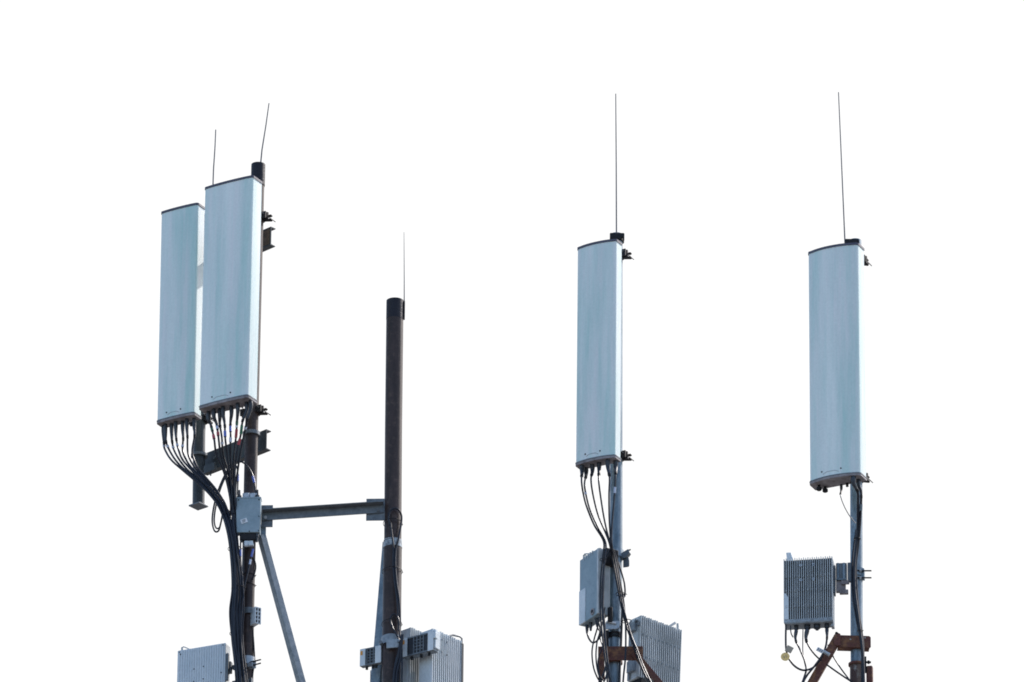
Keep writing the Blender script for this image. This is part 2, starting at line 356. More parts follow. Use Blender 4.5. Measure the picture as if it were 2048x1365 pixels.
d = (B-A).normalized(); up = V((1, -1, 0)).normalized()
m = MB(); m.bar(A, B, .056, .056, up=V((.9, .55, 0)).normalized()); m.build('tube', mat('pale_galvanised_tube', (.16, .195, .22), (.26, .29, .31), rough=.5, metal=.15, scale=(20, 20, 20), fine=.12), tb, bevel=.002)
F = Fr((519.5, 1077, .03), 0); m = MB(); m.box(F, 0, .05, -.02, .02, 0, .115); m.build('lug', M_galv, tb, bevel=.002)
tb2 = thing('diagonal_brace', 'grey diagonal brace mostly hidden behind the thick brown pole', 'brace', (745, 1420, .2), 'diagonal steel braces')
m = MB(); m.bar(P(777, 1085, .2), P(747, 1440, .2), .085, .05, up=V((.5, .9, 0)).normalized()); m.build('tube', M_galv, tb2, bevel=.002)

# ------------------------------------------------------------------ grey junction box on left mast
F = Fr((519.5, 1064.5, -.17), 4)
bx = thing('junction_box', 'plain grey-blue metal box with a crooked white sticker, strapped to the left mast', 'box', F.o)
m = MB(); w_, h_ = 46*PX, 68*VZ
m.prism([(-w_, 0), (0, 0), (.003, h_), (-w_-.014, h_)], F, 0, .075, 'y'); m.build('housing', M_box, bx, bevel=.004)
m = MB(); m.box(F, -w_-.016, .006, -.003, .078, h_-.008, h_+.004); m.build('lid', M_box, bx, bevel=.002)
c = F(-.13, -.0025, .10); G = Fr(c, 4); G.x, G.z = (G.x*math.cos(.33)+G.z*math.sin(.33)), (G.z*math.cos(.33)-G.x*math.sin(.33))
st = MB().box(G, -.027, .027, -.002, 0, -.019, .019).build('sticker', M_white, bx)
m = MB()
for z in (-.009, .001, .010): m.box(G, -.016, .014 if z > 0 else .008, -.0035, -.0022, z-.0022, z+.0022)
m.build('print', M_galvd, st)
for x, z in ((-.085, .008), (-.008, .012), (-.01, .14), (-.012, h_-.02), (-w_+.01, h_-.02)): MB().tube([F(x, -.006, z), F(x, .002, z)], .005, n=8).build('screw', M_black, bx)
m = MB(); m.box(F, -.135, -.095, .0, .03, h_+.004, h_+.045); m.box(F, -.085, -.045, .0, .03, h_+.004, h_+.042); m.box(F, -.15, -.03, .02, .03, h_+.004, h_+.05); m.build('upper_bracket', M_galvb, bx, bevel=.003)
m = MB(); m.box(F, -.128, -.055, .02, .05, -.110, -.065); m.box(F, -.12, -.10, .0, .03, -.12, -.075); m.box(F, -.085, -.05, .0, .03, -.115, -.095); m.build('lower_bracket', M_unit, bx, bevel=.003)
m = MB(); m.box(F, -.165, -.035, .01, .06, -.062, -.0005); m.build('connector_block', M_black, bx, bevel=.004)
for x in (-.148, -.025): MB().tube([F(x, .03, 0), F(x, .03, -.03), F(x, .03, -.031), F(x, .03, -.075)], [.016, .016, .012, .009], n=12).build('connector', M_boot, bx)
for x in (-w_+.012, -.03): MB().tube([F(x, .03, h_), F(x, .03, h_+.03), F(x, .03, h_+.031), F(x, .03, h_+.08)], [.02, .02, .012, .009], n=12).build('connector', M_boot, bx)

# small clamp block with grid end
F = Fr((508, 1247, -.10), 58)
gb = thing('clamp_block', 'small pale clamp block with a grid of square holes on the left mast', 'clamp', F.o)
m = MB(); m.prism([(-.13, .02), (-.10, .0), (0, 0), (0, .145), (-.09, .15), (-.13, .11)], F, .0, .045, 'y'); m.build('body', M_unit, gb, bevel=.004)
m = MB(); m.box(F, .0005, .003, .003, .057, .003, .142); m.build('hole_shade', M_black, gb)  # black sheet stands in for the shade inside the square holes
m = MB()
for i in range(3): m.box(F, .003, .012, .002+i*.0245, .009+i*.0245, 0, .145)
for i in range(5): m.box(F, .0035, .0115, .0095, .0505, i*.0345, i*.0345+.007)
m.build('grid', M_unit, gb)
MB().ring((497, 1226, -.01), V((0, 0, 1)), 13.6*PX, 15.5*PX, .05, 0, 360, 32).build('band', M_galvd, gb)
# lower clamp with bolts on left mast
cl = thing('pole_clamp', 'bright pole clamp with bolts low on the left mast beside the bottom left unit', 'clamp', (496, 1330, 0))
MB().ring((495, 1325, 0), V((0, 0, 1)), 13.4*PX, 15.5*PX, .07, 0, 360, 32).build('band', M_galvb, cl)
m = MB(); G = Fr((504, 1332, -.05), 25); m.box(G, -.05, .04, -.012, .0, -.03, .04); m.box(G, -.03, .02, -.03, -.012, -.02, .02); m.build('jaw', M_galvb, cl, bevel=.003)
for z in (-.012, .02):
    MB().tube([G(-.07, -.015, z), G(.09, -.02, z+.012)], .006, n=8).build('bolt', M_black, cl)

# ------------------------------------------------------------------ finned radio units
def radio(label, o, th, Wd, D, H, Y, fins='front', lean=0, nf=22, body=M_unit, finm=M_fin, base=M_gapshade, fd=.03, handle=None, dots=(), group='finned radio units on the masts', bottom=True, gap=None):
    """o = pixel of the top of the nearest upright edge"""
    T = P(*o, Y); F = Fr(T, th, lean); F.o = T-F.z*H
    root = thing('radio_unit', label, 'radio unit', F.o, group)
    if fins == 'front':
        MB().box(F, -Wd, 0, fd, D, 0, H).build('body', body, root, bevel=.005)
        MB().box(F, -Wd+.002, -.002, fd-.002, fd-.0003, .02, H-.004).build('fin_gap_shade', base, root)  # dark sheet: shade between the front fins put into the colour
        m = MB(); w = (Wd-.004)/nf
        for i in range(nf+1):
            x = -Wd+.002+i*w; m.box(F, x-.0029, x+.0029, 0, fd-.0021, .004+(.012 if i % 2 else 0), H+(.006 if i % 2 else .001))
        for z in dots:
            for i in range(1, nf, 2):
                x = -Wd+.002+i*w; m.tube([F(x, -.003, z-.011), F(x, -.003, z+.011)], .0042, n=6)
        m.build('heat_fins', finm, root)
        if bottom: MB().box(F, -Wd+.004, -.004, .004, fd+.01, -.006, .018).build('bottom_rail', body, root, bevel=.003)
    elif fins == 'side':
        MB().box(F, -Wd, -fd, 0, D, 0, H).build('body', body, root, bevel=.005)
        MB().box(F, -fd+.0003, -fd+.002, .004, D-.004, .012, H-.004).build('fin_gap_shade', base, root)  # dark sheet paints the shade in the gaps of the side fins
        m = MB(); w = (D-.004)/nf
        for i in range(nf+1):
            y = .002+i*w; m.box(F, -fd+.0021, 0, y-.0042, y+.0042, .004, H-.002+(.005 if i % 3 else 0))
        for z in dots:
            for i in range(1, nf, 2):
                y = .002+i*w; m.tube([F(.002, y, z-.010), F(.002, y, z+.006)], .0032, n=6)
        m.build('heat_fins', finm, root)
    elif fins == 'ribs':                     # shallow ribs on a flat cover
        MB().box(F, -Wd, 0, .006, D, 0, H).build('body', body, root, bevel=.006)
        m = MB(); w = Wd/nf
        for i in range(1, nf):
            x = -Wd+i*w; m.box(F, x-.004, x+.004, 0, .0055, .01, H-.006)
        m.build('cover_ribs', body, root, bevel=.001)
        for dx, dz in dots: MB().tube([F(-Wd+dx, -.002, H-dz), F(-Wd+dx, .004, H-dz)], .005, n=8).build('screw', M_black, root)
    if handle:
        hx, hy, lx, lz = handle
        pts = [F(hx, hy, H-.01), F(hx-.02*0, hy, H+lz*.9), F(hx+lx*.2, hy, H+lz), F(hx+lx*.9, hy, H+lz*.35), F(hx+lx, hy, H-.01)]
        MB().tube(pts, .009, n=8, flat=.6).build('handle', finm, root)
    return root, F
u1, F1 = radio('pale ribbed radio unit with a wire handle, left of the left mast', (451, 1285), 24, .434, .10, .55, -.06, 'ribs', nf=20,
               handle=(-.415, .05, .075, .045), dots=((.155, .19), (.24, .18), (.155, .30), (.24, .29), (.03, .04), (.41, .02), (.40, .26), (.02, .02)))
m = MB(); m.box(F1, .0, .02, .015, .035, .22, .46); m.box(F1, .0, .028, .05, .085, .30, .40); m.box(F1, .0, .03, .06, .09, .12, .22); m.build('side_bracket', M_galvd, u1, bevel=.003)
for z0, z1 in ((.16, .24), (.34, .38)): MB().box(F1, .025, .20, .085, .11, z0, z1).build('mounting_arm', M_galvd, u1, bevel=.003)
u2, F2 = radio('widest sunlit white-finned radio unit, right of the thick brown pole', (866, 1257), 42, .150, .345, .75, -.10, 'side', nf=14, fd=.022,
               base=M_gapshade, finm=M_unit, dots=())
MB().box(F2, -.16, .004, .3455, .372, 0, .735).build('rear_frame', M_pipe_dark, u2, bevel=.004)
MB().tube([F2(-.01, .20, .745), F2(-.01, .25, .775), F2(-.01, .33, .79), F2(-.01, .36, .78), F2(-.01, .36, .73)], .010, n=8, flat=.6).build('handle', M_galvd, u2)
for y, z in ((.11, .69), (.17, .68), (.11, .58), (.17, .57)): MB().tube([F2(-.001, y, z), F2(.005, y, z)], .006, n=8).build('screw', M_galvd, u2)
u3, F3 = radio('finned radio unit in the gap between the brown pole and the widest sunlit unit', (822, 1254.5), 42, .150, .345, .72, .02, 'side', nf=14, fd=.022)
u4, F4 = radio('radio unit peeking out at the left foot of the brown pole', (775, 1322), 42, .180, .20, .50, .16, 'side', nf=12, fd=.022)
MB().box(F4, -.21, -.183, .02, .18, -.02, .48).build('side_frame', M_galvd, u4, bevel=.003)
u5, F5 = radio('flat-sided dusty radio unit turned away, left of the galvanised third mast', (1197, 1096), 60, .300, .105, .580, -.14, 'side', nf=9, fd=.022, body=M_box, finm=M_fin,
               handle=(-.285, .03, .13, .05))
m = MB(); m.box(F5, -.298, -.2, -.006, .006, .0, .30); m.build('side_plate', M_unit, u5, bevel=.002)
m = MB(); m.tube([F5(-.085, -.001, .045), F5(-.085, -.007, .045)], .030, n=14, flat=1); m.build('rust_ring', M_under, u5)
m = MB(); m.tube([F5(-.085, -.0072, .047), F5(-.085, -.010, .047)], .015, n=12); m.build('hole_dark', M_black, u5)  # black disc paints the shaded inside of a chipped hole
m = MB()
for i in range(5): m.box(F5, -.24+i*.035, -.235+i*.035, -.004, .08, .55, .59)
m.build('top_fins', M_fin, u5)
for x in (-.26, -.2, -.10): MB().tube([F5(x, .05, 0), F5(x, .05, -.03), F5(x, .05, -.07)], [.016, .014, .009], n=10).build('connector', M_boot, u5)
m = MB(); m.box(F5, -.02, .05, .045, .16, .44, .575); m.build('mounting_arm', M_black, u5, bevel=.004)
m = MB(); m.box(F5, -.004, .03, .09, .12, -.06, .07); m.build('gap_shade_block', M_black, u5, bevel=.004)  # black block put in for the shade of the gap beside the mast
u6, F6 = radio('leaning finned radio unit right of the third mast, behind the rusty brace', (1283, 1230.5), 50, .150, .435, .545, .12, 'side', nf=20, lean=1.8, fd=.035, body=M_unit,
               dots=(.38, .19))
MB().tube([F6(-.02, .31, .54), F6(-.02, .38, .60), F6(-.02, .405, .60), F6(-.02, .41, .54)], .011, n=8, flat=.6).build('handle', M_fin, u6)
m = MB(); m.box(F6, -.13, -.05, -.03, -.001, .42, .50); m.box(F6, -.13, -.05, -.03, -.001, .06, .16); m.box(F6, -.14, -.11, -.012, -.001, .0, .5); m.build('side_bracket', M_unitd, u6, bevel=.004)
m = MB(); m.box(F6, -.03, -.01, -.022, -.001, .455, .485); m.tube([F6(-.04, -.01, .50), F6(-.04, -.03, .50)], .012, n=10); m.build('latch', M_galvd, u6)
m = MB(); m.box(F6, -.155, .0, .02, .42, -.04, -.001); m.build('connector_tray', M_black, u6, bevel=.004)
u7, F7 = radio('dark square finned radio unit hanging left of the far right mast', (1664, 1113), 10, .397, .155, .565, -.16, 'front', nf=22, body=M_unitd, finm=M_fin, fd=.03, dots=(.405, .28, .14))
MB().box(F7, -.395, -.002, .0, .018, .0, .03).build('lower_lip', M_unitd, u7, bevel=.004)
m = MB(); m.prism([(-.395, .03), (-.36, .03), (-.36, .22), (-.38, .26), (-.395, .26)], F7, -.002, .012, 'y'); m.build('corner_plate', M_unit, u7, bevel=.002)
m = MB(); m.prism([(-.375, .0), (-.32, .0), (-.345, .085), (-.385, .085)], Fr(F7(0, .05, .56), 10), 0, .03, 'y'); m.build('handle', M_unit, u7, bevel=.004)
m = MB()
for x, z in ((-.255, .50), (-.153, .50), (-.255, .37), (-.153, .37)): m.ring(F7(x, -.003, z), F7.y, .006, .012, .006, 0, 360, 10)
m.build('screw_bosses', M_galvb, u7)
m = MB()
for x, r in ((-.305, .018), (-.215, .026), (-.135, .028), (-.055, .02)):
    m2 = MB(); m2.tube([F7(x, .07, 0), F7(x, .07, -.035), F7(x, .07, -.036), F7(x, .07, -.08 if r < .027 else -.05)], [r, r, r*.7, r*.45], n=14); m2.build('connector', M_boot, u7)
MB().tube([F7(-.385, .03, 0), F7(-.385, .03, -.08)], .008, n=8).build('connector', M_boot, u7)
m = MB(); m.box(F7, -.02, .004, .05, .12, -.03, -.001); m.build('corner_latch', M_galvb, u7, bevel=.003)
# mount of unit 7
mt = thing('unit_mount', 'stepped grey bracket between the square dark radio unit and the far right mast', 'bracket', (1685, 1180, -.05))
G = Fr((1668, 1187, -.10), 5)
G = Fr((1668, 1187, -.07), 5)
m = MB(); m.box(G, .0, .012, .0, .07, .0, .25); m.box(G, .016, .105, .005, .06, .115, .27); m.box(G, .11, .145, .01, .05, .11, .275); m.build('plates', M_galvd, mt, bevel=.003)
m = MB(); m.box(G, .028, .04, -.012, .005, .12, .265); m.box(G, .072, .09, -.012, .005, .12, .265); m.box(G, .016, .105, -.008, .005, .115, .127); m.build('ribs', M_galv, mt, bevel=.002)
m = MB(); m.box(G, .016, .095, .01, .05, .02, .114); m.box(G, .045, .115, .005, .04, .0, .035); m.box(G, .06, .125, -.01, .005, .075, .11); m.build('lower_plates', M_under, mt, bevel=.003)
m = MB(); m.ring((1713, 1147, 0), V((0, 0, 1)), 12.4*PX, 15*PX, .075, 0, 360, 32); m.box(Fr((1727, 1160, -.02), 10), -.02, .01, -.03, .02, 0, .09); m.build('pole_band', M_galv, mt, bevel=.002)
for v in (1142, 1156): MB().tube([P(1703, v-1, -.06), P(1727, v, -.06), P(1743, v, -.06)], .0062, n=8).build('bolt', M_black, mt)
for v in (1142, 1156): MB().tube([P(1719, v, -.06), P(1723, v, -.06)], .013, n=6).build('nut', M_galvb, mt)

# ------------------------------------------------------------------ lattice brackets at brown pole
def lattice(label, o, th, Wd, D, H, Y, gx0, gx1):
    F = Fr((*o, Y), th)
    root = thing('lattice_bracket', label, 'bracket', F.o, 'grid fronted brackets on the brown pole')
    m = MB(); m.box(F, -Wd, 0, .012, D, 0, H); m.build('body', M_unitd, root, bevel=.004)
    MB().box(F, -Wd+.004, -.004, .009, .0117, .006, H-.006).build('grille_shade', M_gapshade, root)  # dark plate stands in for the shade inside the grille openings
    m = MB(); m.box(F, -Wd, 0, 0, .0118, 0, .012); m.box(F, -Wd, 0, 0, .0118, H-.012, H); n = 3
    for i in range(n+1):
        x = -Wd*gx0+(Wd*gx0-Wd*gx1)*i/n; m.box(F, x-.004, x+.004, .001, .009, .0125, H-.0125)
    for i in range(1, 5):
        z = .012+(H-.024)*i/5; m.box(F, -Wd*gx0, -Wd*gx1, .003, .0085, z-.003, z+.003)
    m.build('grille', M_galvd, root)
    for a_, b_ in ((-Wd, -Wd+.05), (-.055, 0)): MB().box(F, a_, b_, -.004, -.0003, 0, H).build('cover', M_unit, root, bevel=.001)
    MB().box(F, -Wd+.006, -Wd+.026, -.007, -.0042, H-.055, H-.02).build('warning_sticker', M_orange, root)
    for x in (-Wd*.75, -Wd*.45, -.06): MB().tube([F(x, .03, 0), F(x, .03, -.025)], .012, n=8).build('foot_nut', M_black, root)
    return root, F
lb1, G1 = lattice('smaller grid bracket left of the brown pole, with an orange sticker at its left end', (762, 1325), 28, .195, .05, .150, -.02, .68, .22)
lb2, G2 = lattice('longer grid bracket right of the brown pole, fixed to the sunlit finned unit', (867, 1300), 33, .305, .075, .165, -.22, .64, .33)
m = MB(); m.box(G2, -.04, .012, .01, .08, .02, .18); m.box(G2, -.005, .02, -.006, .03, .10, .155); m.build('end_block', M_unit, lb2, bevel=.004)
cb = thing('pole_clamp', 'silver band clamp round the brown pole between the two grid brackets', 'clamp', (783, 1285, 0))
MB().ring((783.2, 1286, 0), V((0, .12, 1)), 19.4*PX, 21.2*PX, .075, 0, 360, 40).build('band', M_unitd, cb)
m = MB(); G = Fr((790, 1292, -.115), 12); m.box(G, -.07, .035, -.012, .0, -.02, .055); m.tube([G(.03, -.014, .02), G(.03, -.0, .02)], .028, n=16); m.build('jaw', M_unitd, cb, bevel=.004)
MB().tube([G(.03, -.028, .025), G(.03, -.012, .025)], .010, n=6).build('bolt', M_galvd, cb)
MB().tube([G(-.115, -.028, .03), G(-.115, .03, .03)], .016, n=6).build('bolt', M_galvd, cb)

# ------------------------------------------------------------------ clamps on third mast
cc = thing('pole_clamp', 'grey pole clamp with a bolt sticking out, level with the top of the dusty unit', 'clamp', (1233, 1115, 0))
m = MB(); m.ring((1232.5, 1110, 0), V((0, .1, 1)), 12.6*PX, 14.6*PX, .075, 0, 360, 32); m.build('band', M_galv, cc)
G = Fr((1246, 1135, -.03), 20); m = MB()
m.prism([(0, 0), (.045, .0), (.052, .01), (.052, .055), (.045, .09), (0, .09)], G, 0, .012, 'y'); m.prism([(-.01, .07), (.03, .075), (.062, .115), (.052, .15), (-.01, .12)], G, -.02, .025, 'y'); m.build('jaw', M_galvd, cc, bevel=.003)
MB().tube([G(-.03, -.01, .10), G(.066, .0, .15)], .006, n=8).build('bolt', M_black, cc)
cd = thing('pole_clamp', 'silver clamp with a pale bolt above the rusty plate on the third mast', 'clamp', (1229, 1252, 0))
m = MB(); m.ring((1230, 1250, 0), V((0, .1, 1)), 12.8*PX, 14.8*PX, .07, 0, 360, 32); m.build('band', M_galv, cd)
G = Fr((1227, 1256, -.075), 8); m = MB(); m.prism([(-.065, -.015), (.03, -.015), (.05, .0), (.055, .05), (.035, .06), (-.065, .05)], G, -.008, .0, 'y'); m.build('jaw', M_galvb, cd, bevel=.003)
MB().tube([G(-.055, -.02, .05), G(.02, -.02, .03)], .008, n=8).build('bolt', M_white, cd)

# ------------------------------------------------------------------ rusty brackets
rc_ = thing('rusty_bracket', 'rusty brown steel bracket across the third mast with an arm sloping down right', 'bracket', (1240, 1320, -.08), 'rusty steel brackets')
F = Fr((1196, 1321, -.085), 2); m = MB(); m.box(F, 0, 88*PX, 0, .01, 0, 27*VZ); m.build('plate', M_rust, rc_, bevel=.002)
m = MB(); m.box(F, .002, .012, .0105, .10, .004, 25*VZ); m.box(F, .012, 86*PX, .0105, .08, 24*VZ, 26*VZ); m.build('rib', M_rust, rc_)
m = MB(); m.bar(P(1202.5, 1320, -.09), P(1203.5, 1362, -.09), .052, .012, up=V((0, 1, 0))); m.build('hanging_lug', M_rust, rc_, bevel=.003)
m = MB(); m.bar(P(1264, 1302, -.12), P(1342, 1395, -.12), .055, .008, up=V((0, 1, 0))); m.bar(P(1268, 1299, -.10), P(1346, 1392, -.10), .008, .05, up=V((0, 1, 0))); m.build('sloping_arm', M_rust, rc_, bevel=.0015)
m = MB()
for v in (1270, 1276): m.ring((1229.5, v, 0), V((0, 0, 1)), 12.6*PX, 14.8*PX, .018, 0, 360, 32)
m.bar(P(1212, 1262, -.05), P(1212, 1296, -.05), .045, .03, up=V((0, 1, 0))); m.build('u_bolt', M_black, rc_)
m = MB(); m.ring((1229.5, 1326, 0), V((0, 0, 1)), 12.6*PX, 15.5*PX, .02, 0, 360, 32); m.build('collar', M_rust, rc_)
for u in (1217, 1268): MB().tube([P(u, 1309, -.105), P(u, 1309, -.07)], .011, n=6).build('bolt', M_rust, rc_)
rd = thing('rusty_bracket', 'rusty brown bracket crossing the far right mast with its arm sloping down left', 'bracket', (1700, 1290, -.08), 'rusty steel brackets')
F = Fr((1676, 1294, -.085), -3); w_ = 65*PX; h_ = 23*VZ
m = MB(); m.prism([(0, 0), (w_-.008, 0), (w_, .008), (w_, h_-.012), (w_-.012, h_), (0, h_)], F, 0, .010, 'y'); m.build('plate', M_rust, rd, bevel=.0015)
for u in (1701, 1730): MB().tube([P(u, 1276+(3 if u < 1710 else 0), -.092), P(u, 1276+(3 if u < 1710 else 0), -.080)], .007, n=10).build('rivet', M_galvb, rd)
m = MB(); m.box(F, .0, w_-.01, .0105, .085, .0, .008); m.build('bottom_flange', M_rust, rd)
m = MB(); m.bar(P(1676, 1272, -.10), P(1606, 1395, -.10), .062, .008, up=V((0, 1, 0))); m.bar(P(1682, 1280, -.075), P(1616, 1396, -.075), .008, .05, up=V((0, 1, 0))); m.build('sloping_arm', M_rust, rd, bevel=.0015)
m = MB(); m.prism([(-.03, .0), (.02, .0), (.02, .10), (-.01, .115), (-.04, .06)], Fr((1676, 1292, -.10), 0), -.0125, -.0048, 'y'); m.build('gusset', M_rust, rd)
MB().tube([P(1673, 1267, -.115), P(1673, 1267, -.07)], .014, n=6).build('bolt', M_black, rd)
m = MB(); m.box(Fr((1733, 1395, -.02), 10), 0, 13*PX, -.02, .03, 0, 60*VZ); m.build('lower_post', M_rust, rd, bevel=.012)
m = MB(); m.tube([P(1724, 1325, -.04), P(1742, 1325, -.04)], .009, n=8); m.tube([P(1735, 1325, -.04), P(1739, 1325, -.04)], .016, n=6); m.box(Fr((1728, 1345, -.05), 0), 0, .02, 0, .02, 0, .14); m.build('lower_bolt', M_black, rd)

# ------------------------------------------------------------------ cables
def cable(label, pts, r=.0088, group=None, boot=None, tapes=(), material=None, name='coaxial_cable', cat='cable'):
    """pts: pixels or points; boot=(length, r0) rubber boot at the first points; tapes=(v0,v1,material)"""
    w = spline(pts, 7)
    if boot:
        Lb, rb = boot; acc = 0; k = 0
        while k < len(w)-1 and acc < Lb: acc += (w[k+1]-w[k]).length; k += 1
    o = MB().tube(w, r, n=10).build(name, material or M_cable, base=w[0])
    tag(o, label, cat, group)
    if boot:
        seg = w[:k+1]; n = len(seg)-1
        rr = []
        for i in range(n+1):
            t = i/n; rr.append(rb*(1.0 if t < .12 else (1.12 if t < .3 else 1.12-.5*(t-.3)/.7)))
        MB().tube(seg, rr, n=14).build('connector_boot', M_boot, o)
        e = seg[-1]; d = (seg[-1]-seg[-2]).normalized()
        MB().tube([e-d*.004, e+d*.022], [rb*.78, rb*.7], n=12).build('boot_collar', M_black, o)
    for v0, v1, tm in tapes:
        seg = []
        for p in w:
            if v0-2 <= proj(p)[1] <= v1+2: seg.append(p)
            elif seg: break
        if len(seg) < 2:
            k = min(range(len(w)-1), key=lambda i: abs(proj(w[i])[1]-(v0+v1)/2)); seg = [w[k], w[k+1]]
        seg = seg[:]
        d = (seg[-1]-seg[0]); Lw = (v1-v0)*VZ; mid = (seg[-1]+seg[0])/2; d.normalize()
        MB().tube([mid-d*Lw/2, mid+d*Lw/2], r*1.38, n=12).build('marker_tape', tm, o)
    return o
ORD = ['first', 'second', 'third', 'fourth', 'fifth', 'sixth', 'seventh', 'eighth']
def lerp2(a, b, t): return (a[0]+(b[0]-a[0])*t, a[1]+(b[1]-a[1])*t)
BUN = [(463, 1060), (469, 1110), (474.5, 1175), (472.5, 1225), (473, 1280), (480, 1345), (487, 1440)]
offs = [(-10.5, -.02), (-6.5, -.045), (-8, .02), (-2.5, -.055), (-4, .012), (0, -.008), (2, -.05), (-6, .06), (6.5, -.045), (4, .02), (10.5, -.02), (0, .06), (8.5, .025), (5, .065), (11, .05)]
def bundle(k):
    ox, oy = offs[k]; s = random.Random(k*13+5); out = []
    for i, (u, v) in enumerate(BUN):
        sp = (.9, .8, 1.0, 1.06, .95, .95, 1.05)[i]
        out.append((u+ox*sp+s.uniform(-1.6, 1.6), v, -.13+oy+s.uniform(-.008, .008)))
    return out
# seven cables from the lower left antenna
K0 = [(330, 899), (343, 920), (364, 940), (391, 962), (418, 988), (440, 1018), ]
K6 = [(384, 902), (388, 920), (397, 938), (412, 956), (434, 982), (452, 1012), ]
t2 = [.07, .16, .29, .44, .59, .74, .90]
for k in range(7):
    t = k/6; st = f2(-.361*(1-t2[k]), .118*(.45 if k % 2 else .62), 0)
    mids = [lerp2(K0[i], K6[i], t) for i in range(6)]
    Ys = [st.y, .08, .03, -.02, -.06, -.10]
    u, v = proj(st)
    pts = [st, (u+.3, v+18, st.y), (u+1.2, v+34, st.y-.01)]+[(m_[0]+random.uniform(-1, 1), m_[1], Ys[i]+(k % 3-1)*.012) for i, m_ in enumerate(mids)]+bundle(k)
    cable(f'black cable hanging from the {ORD[k]} connector from the left under the lower left antenna', pts, group='feeder cables of the lower left antenna', boot=(.15, .0155),
          tapes=[(889+(k % 3)*2, 893+(k % 3)*2, M_pale)] if k in (0, 1, 2, 3, 4) else ())
# eight cables from the tallest antenna
J0 = [(413, 852), (421, 880), (433, 908), (446, 940), (456, 975), (461, 1015)]
J7 = [(496, 842), (490, 868), (481, 905), (475, 940), (472, 975), (472, 1015)]
t1 = [.10, .24, .33, .43, .57, .73, .88, .985]
tp = {0: [(853, 864, M_green), (868, 879, M_red)], 1: [(853, 862, M_pale), (866, 875, M_red)], 3: [(862, 874, M_blue)], 4: [(852, 864, M_blue), (876, 884, M_pale)],
      5: [(843, 850, M_green), (850.5, 854, M_white), (860, 875, M_red)], 6: [(852, 868, M_green), (877, 888, M_red)], 7: [(854, 858, M_pale)], 2: [(884, 888, M_pale)]}
for k in range(8):
    t = k/7; st = f1(-.470*(1-t1[k])-.004, .153*(.45 if k % 2 else .6), 0)
    if k == 7: st = f1(-.014, .08, 0)
    mids = [lerp2(J0[i], J7[i], t1[k] if i < 2 else t) for i in range(6)]
    Ys = [st.y+.02, -.32, -.27, -.22, -.18, -.15]
    u, v = proj(st)
    pts = [st, (u+.2, v+16, st.y)]+[(m_[0]+random.uniform(-1, 1), m_[1], Ys[i]+(k % 3-1)*.014) for i, m_ in enumerate(mids)]+bundle(7+k)
    cable(f'black cable hanging from the {ORD[k]} connector from the left under the tallest antenna', pts, group='feeder cables of the tallest antenna', boot=(.155, .0165), tapes=tp[k])
cable('black cable arching from the right top of the grey box over to the cable bundle', [(511, 990, -.14), (510, 975, -.14), (508, 962, -.13), (502, 944, -.12), (491, 929, -.10), (477, 923, -.08), (463, 929, -.05), (449, 952, -.03), (437, 980, -.02), (428, 1012, 0), (424.5, 1042, 0), (429, 1062, -.02), (437, 1062, -.04), (442, 1045, -.06), (447, 1024, -.08), (457, 1030, -.09), (464, 1060, -.1)], .0075, tapes=[(953, 967, M_blue)])
cable('black cable forming the inner strand of the hanging loop left of the grey box', [(475, 990, -.15), (475.5, 975, -.15), (476, 955, -.14), (474, 936, -.12), (466, 928, -.09), (454, 948, -.06), (441, 978, -.05), (432, 1012, -.03), (428.5, 1040, -.03), (432, 1056, -.04), (439, 1055, -.05), (443.5, 1038, -.07), (449, 1016, -.08), (460, 1025, -.08)], .0068, tapes=[(950, 964, M_blue)])
cable('black cable with blue tape running down from the left side under the grey box', [(482, 1072, -.14), (481, 1095, -.14), (482, 1130, -.15), (486, 1175, -.17), (488, 1215, -.17), (485, 1265, -.17), (488, 1310, -.17), (495, 1365, -.17), (500, 1430, -.17)], .0065, tapes=[(1099, 1113, M_blue)])
cable('black cable with blue tape slanting left from the right side under the grey box', [(513, 1067, -.12), (510, 1084, -.12), (504.5, 1106, -.13), (497, 1140, -.14), (489, 1175, -.15), (484.5, 1215, -.19), (482, 1265, -.19), (484, 1310, -.19), (490, 1365, -.19), (496, 1430, -.19)], .0065, tapes=[(1099, 1115, M_blue), (1120, 1130, M_pale)])
cable('short thin cable bowing out right of the left mast under the grey box', [(505, 1115, -.05), (510, 1124, -.03), (511.5, 1136, -.02), (508.5, 1150, -.03), (505, 1160, -.06)], .006)
cable('thin cable hugging the right edge of the left mast below the clamp block', [(502, 1236, -.05), (505.5, 1262, -.03), (508, 1295, -.02), (509, 1325, -.02), (505, 1355, -.03), (502, 1430, -.04)], .0068)

